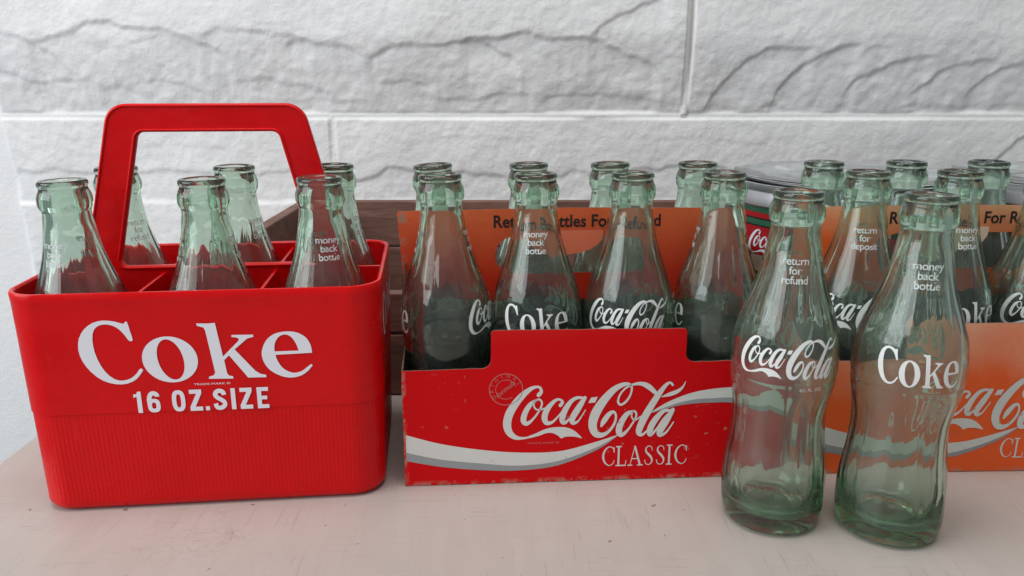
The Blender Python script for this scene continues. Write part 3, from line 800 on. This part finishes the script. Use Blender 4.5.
    def cS(x): return [P([(x + 8.6, 5.4, 1.0), (x + 7.8, 2.2, 1.2), (x + 5, .9, 1.2), (x + 2.0, 3.0, 2.0), (x + 2.4, 6.6, 2.8), (x + 6.2, 10.4, 3.4), (x + 8.6, 14, 2.8), (x + 8.0, 17.6, 1.8), (x + 5, 19.2, 1.2), (x + 2, 17.8, 1.2), (x + .9, 14.2, 1.0)])]
    cl += cC(0)
    cl += [stem(18, .8, 18, 19.2, 3), bar(18, .8, 6), bar(20.5, 19.4, 11), stem(26, 14.5, 25.4, 19.6, 1.2)]
    cl += [stem(35.2, .5, 30.4, 19.2, 1.2), stem(35, .5, 41, 19.2, 3.2), bar(30.4, 19.4, 5), bar(41, 19.4, 6), bar(35, 13, 6.4, 1)]
    cl += cS(45) + cS(57.5)
    cl += [stem(72, .8, 72, 19.2, 3), bar(72, .6, 6), bar(72, 19.4, 6)]
    cl += cC(77)
    cl = [xf(s, lambda x, y: (x, -y)) for s in cl]
    cx, cy = px_to_panel(646.5, 457)
    cl = [([(x, y) for x, y in a_], b_) for a_, b_ in cl]; cl = fit(cl, .0560, .0145, cx + .0030, cy + .0012)
    link('capital_lettering', sheets_mesh('capital_lettering', cl, onf, .012, .00001), white, root)
    # small round seal
    sx, sy = px_to_panel(507, 388.5); rr = .0105
    se = []
    for r_, w_ in ((rr, .00028), (rr * .62, .0002)):
        pts = [(sx + r_ * math.cos(t), sy + r_ * math.sin(t), 1) for t in np.linspace(.3 if r_ < rr else 0, 5.4 if r_ < rr else 6.28, 30)]
        s = catmull(pts, 2); vv = []; ff = []
        for i, p in enumerate(s):
            d = np.array([p[0] - sx, p[1] - sy]); d /= np.linalg.norm(d)
            vv += [(p[0] + d[0] * w_, p[1] + d[1] * w_), (p[0] - d[0] * w_, p[1] - d[1] * w_)]
            if i: q = 2 * i; ff.append((q - 2, q - 1, q + 1, q))
        se.append((vv, ff))
    for i, ch in enumerate('ORIGINAL'):
        an = R(215 - i * 27); s = text(ch, .0032)
        rot = an - math.pi / 2
        bx, by = sx + rr * .76 * math.cos(an), sy + rr * .76 * math.sin(an)
        se.append(xf(s, lambda x, y, rot=rot, bx=bx, by=by: (bx + x * math.cos(rot) - y * math.sin(rot), by + x * math.sin(rot) + y * math.cos(rot))))
    s = text('formula', .0048, 1, .00005, .3); rot = R(40)
    se.append(xf(s, lambda x, y: (sx + .0005 + x * math.cos(rot) - y * math.sin(rot), sy - .001 + x * math.sin(rot) + y * math.cos(rot))))
    link('round_seal', sheets_mesh('round_seal', se, onf), EMBOSS, root)
    tm = fit([text('TRADE-MARK ®', .003)], .021, .0014, *px_to_panel(545, 442)[:2])
    link('trademark_lettering', sheets_mesh('trademark_lettering', tm, onf), EMBOSS, root)
    return root
C1 = carton((-.0690, .4680, 0), 3.6, CARD_RED, CARD_RED_BACK, ORANGE_FLAP, 'bright red cardboard bottle carton with white script, in the middle', CARD_WHITE, CARD_GREY, 0)
C2 = carton((.1975, .4850, 0), 1.6, CARD_ORANGE, CARD_ORANGE_BACK, PALE_FLAP, 'sun-faded orange cardboard bottle carton with white script, at the right', CARD_WHITE, CARD_GREY, .0050)
G1 = 'bottles standing in the red cardboard carton'
names = ['leftmost', 'second from left', 'third from left', 'rightmost']
rot1 = [-78 + 0, 178, -4, 118]
front_txt = ['lettered at both edges', 'with Coke on its front', 'with Coca-Cola on its front', 'turned side-on']
for i in range(4):
    x, y = in_frame(C1, [.0310, .0895, .1490, .2090][i], .0320); bottle(x, y, .0015, [88, 177, -9, 78][i], 'green bottle %s, %s in the red carton near row' % (front_txt[i], names[i]), G1, (0, [-1.5, -1.0, -.3, -.5][i]), plain=(i == 2))
for i in range(4):
    x, y = in_frame(C1, .0310 + i * .0590, .0905); bottle(x, y, .0015, [30, 140, 75, 220][i], 'green bottle in the far row of the red carton, %s one' % names[i], G1, (0, [-3.4, -1, -1.4, -.3][i]))
G2 = 'bottles standing in the orange cardboard carton'
for i in range(3):
    x, y = in_frame(C2, .0335 + i * .0605, .0320)
    bottle(x, y, .0015, [-16, 186, -10][i], ['green bottle with return for deposit on its neck, in the orange carton', 'green bottle with money back on its neck, near row of the orange carton', 'green bottle cut off by the right edge, near row of the orange carton'][i], G2, (0, 0), i == 0)
for i in range(3):
    x, y = in_frame(C2, .0285 + i * .0600, .0905)
    bottle(x, y, .0015, [60, 130, 240][i], 'green bottle in the far row of the orange carton, %s one' % ['leftmost', 'middle', 'right'][i], G2)

# ------------------------------------------------------------------ two loose bottles in front
bottle(.1565, .4350, .0004, -13, 'loose green bottle with Coca-Cola script and return for refund, standing on the table', 'loose bottles on the table')
bottle(.2210, .4225, .0004, 165, 'loose green bottle with Coke in serif letters, nearest the camera on the table', 'loose bottles on the table', (0, .5))

# ------------------------------------------------------------------ wooden crate behind
def lathe(name, prof, mat, parent, n=96, smooth=True):
    v = []; f = []; m = len(prof)
    for r, z in prof:
        for i in range(n):
            a = 2 * math.pi * i / n; v.append((r * math.cos(a), r * math.sin(a), z))
    for k in range(m - 1):
        for i in range(n):
            j = (i + 1) % n; f.append((k * n + i, k * n + j, (k + 1) * n + j, (k + 1) * n + i))
    f.append(tuple(range(n - 1, -1, -1))); f.append(tuple((m - 1) * n + i for i in range(n)))
    o = link(name, pydata(name, v, f), mat, parent, smooth); o.data.set_sharp_from_angle(angle=R(35)); return o
T_NAIL = m_plain('nail_metal', (.12, .10, .09), .5, metal=1)
def crate():
    root = empty('wooden_crate', (-.0220, .755, 0)); tag(root, 'old dark brown wooden crate behind the red carton, empty', 'crate')
    w2, d2, hh, th = .2160, .135, .1230, .012
    for nm, a, b in (('side_board', (-w2, d2 - th, .073), (w2, d2, hh)), ('side_board', (-w2, d2 - th, .001), (w2, d2, .071)),
                     ('side_board', (-w2, -d2, .001), (w2, -d2 + th, .053)), ('side_board', (-w2, -d2, .055), (w2, -d2 + th, .088)),
                     ('end_board', (-w2, -d2 + th + .0005, .001), (-w2 + th, d2 - th - .0005, hh - .001)), ('end_board', (w2 - th, -d2 + th + .0005, .001), (w2, d2 - th - .0005, hh - .001)),
                     ('bottom_board', (-w2 + th + .0005, -d2 + th + .0005, .002), (w2 - th - .0005, d2 - th - .0005, .010))):
        box_obj(nm, [(a, b)], WOOD, root, .0012)
    for sx in (-1, 1):
        for zz in (.020, .052, .085, .110):
            lo = lathe('nail_head', [(.0016, 0), (.0018, .0004), (.0012, .0008)], T_NAIL, root, 12)
            lo.rotation_euler = (R(90), 0, 0); lo.location = (sx * (w2 - .006), d2 - th - .0001, zz)
crate()

# ------------------------------------------------------------------ round tin and glass plates
TX, TY = .300, .722
tin = empty('round_tin', (TX, TY, 0)); tin.scale = (1, 1, .948); tag(tin, 'round tin with red and green label bands behind the rightmost bottles', 'tin')
tr = .098
T_RED = m_plain('tin_red', (.42, .01, .015), .3); T_GREEN = m_plain('tin_green', (.03, .13, .07), .3); T_BLACK = m_plain('tin_black', (.012, .014, .014), .35)
T_BEIGE = m_plain('tin_beige', (.42, .34, .25), .5); T_METAL = m_plain('tin_metal', (.58, .585, .59), .42, metal=1); T_DARK = m_plain('tin_brown', (.035, .022, .018), .5)
def band(nm, z0, z1, mat, dr=0): return lathe(nm, [(tr + dr, z0), (tr + dr, z1)], mat, tin)
band('lower_band', .001, .0980, T_DARK); band('beige_band', .0982, .1130, T_BEIGE); band('red_band', .1132, .1390, T_RED)
band('black_line', .1392, .1402, T_BLACK); band('green_band', .1404, .1455, T_GREEN); band('black_line', .1457, .1467, T_BLACK)
band('red_band', .1469, .1515, T_RED); band('dark_band', .1517, .1565, T_GREEN)
lathe('tin_lid', [(tr + .0010, .1567), (tr + .0020, .1580), (tr + .0020, .1690), (tr + .001, .1705), (tr - .004, .1710)], T_METAL, tin)
def ontin(u, v, off):
    a = R(-141) + u / tr; r = tr + .0003 + off; return (r * math.cos(a), r * math.sin(a), v)
link('script_lettering', sheets_mesh('script_lettering', fit(SCRIPT, .066, .0235, 0, .1255), ontin, .006), CARRIER_WHITE, tin)
def plate(x, y, z, rr, label, group):
    pl = empty('glass_plate', (x, y, z)); tag(pl, label, 'plate', group)
    pr = [(rr * .5, .0), (rr * .54, .0004), (rr * .75, .0022), (rr - .003, .0042), (rr, .0050), (rr, .0058), (rr - .003, .0060), (rr * .76, .0042), (rr * .56, .0024), (rr * .52, .0020)]
    lathe('plate_glass', pr, CLEAR, pl)
for k, wd in enumerate(['lowest', 'middle', 'topmost']):
    plate(TX + [.0, .003, -.002][k], TY + [0, .002, -.003][k], .1622 + k * .0031, .096 - .002 * (k % 2), 'clear glass plate on the round tin, %s of its stack' % wd, 'clear glass plates stacked on the round tin')

tin2 = empty('round_tin', (.508, .735, 0)); tag(tin2, 'dark round tin at the right edge behind the orange carton', 'tin')
for nm, a, b, m_ in (('tin_body', .001, .150, T_DARK), ('tin_lid', .1502, .1620, T_METAL)):
    lathe(nm, [(.094 + (.001 if nm == 'tin_lid' else 0), a), (.095 + (.001 if nm == 'tin_lid' else 0), a + .001), (.095 + (.001 if nm == 'tin_lid' else 0), b - .001), (.094, b)], m_, tin2)
for k, wd in enumerate(['lower', 'upper']):
    plate(.508 + .002 * k, .735, .1622 + k * .0040, .095, '%s clear glass plate on the dark tin at the right edge' % wd, 'clear glass plates on the dark tin')
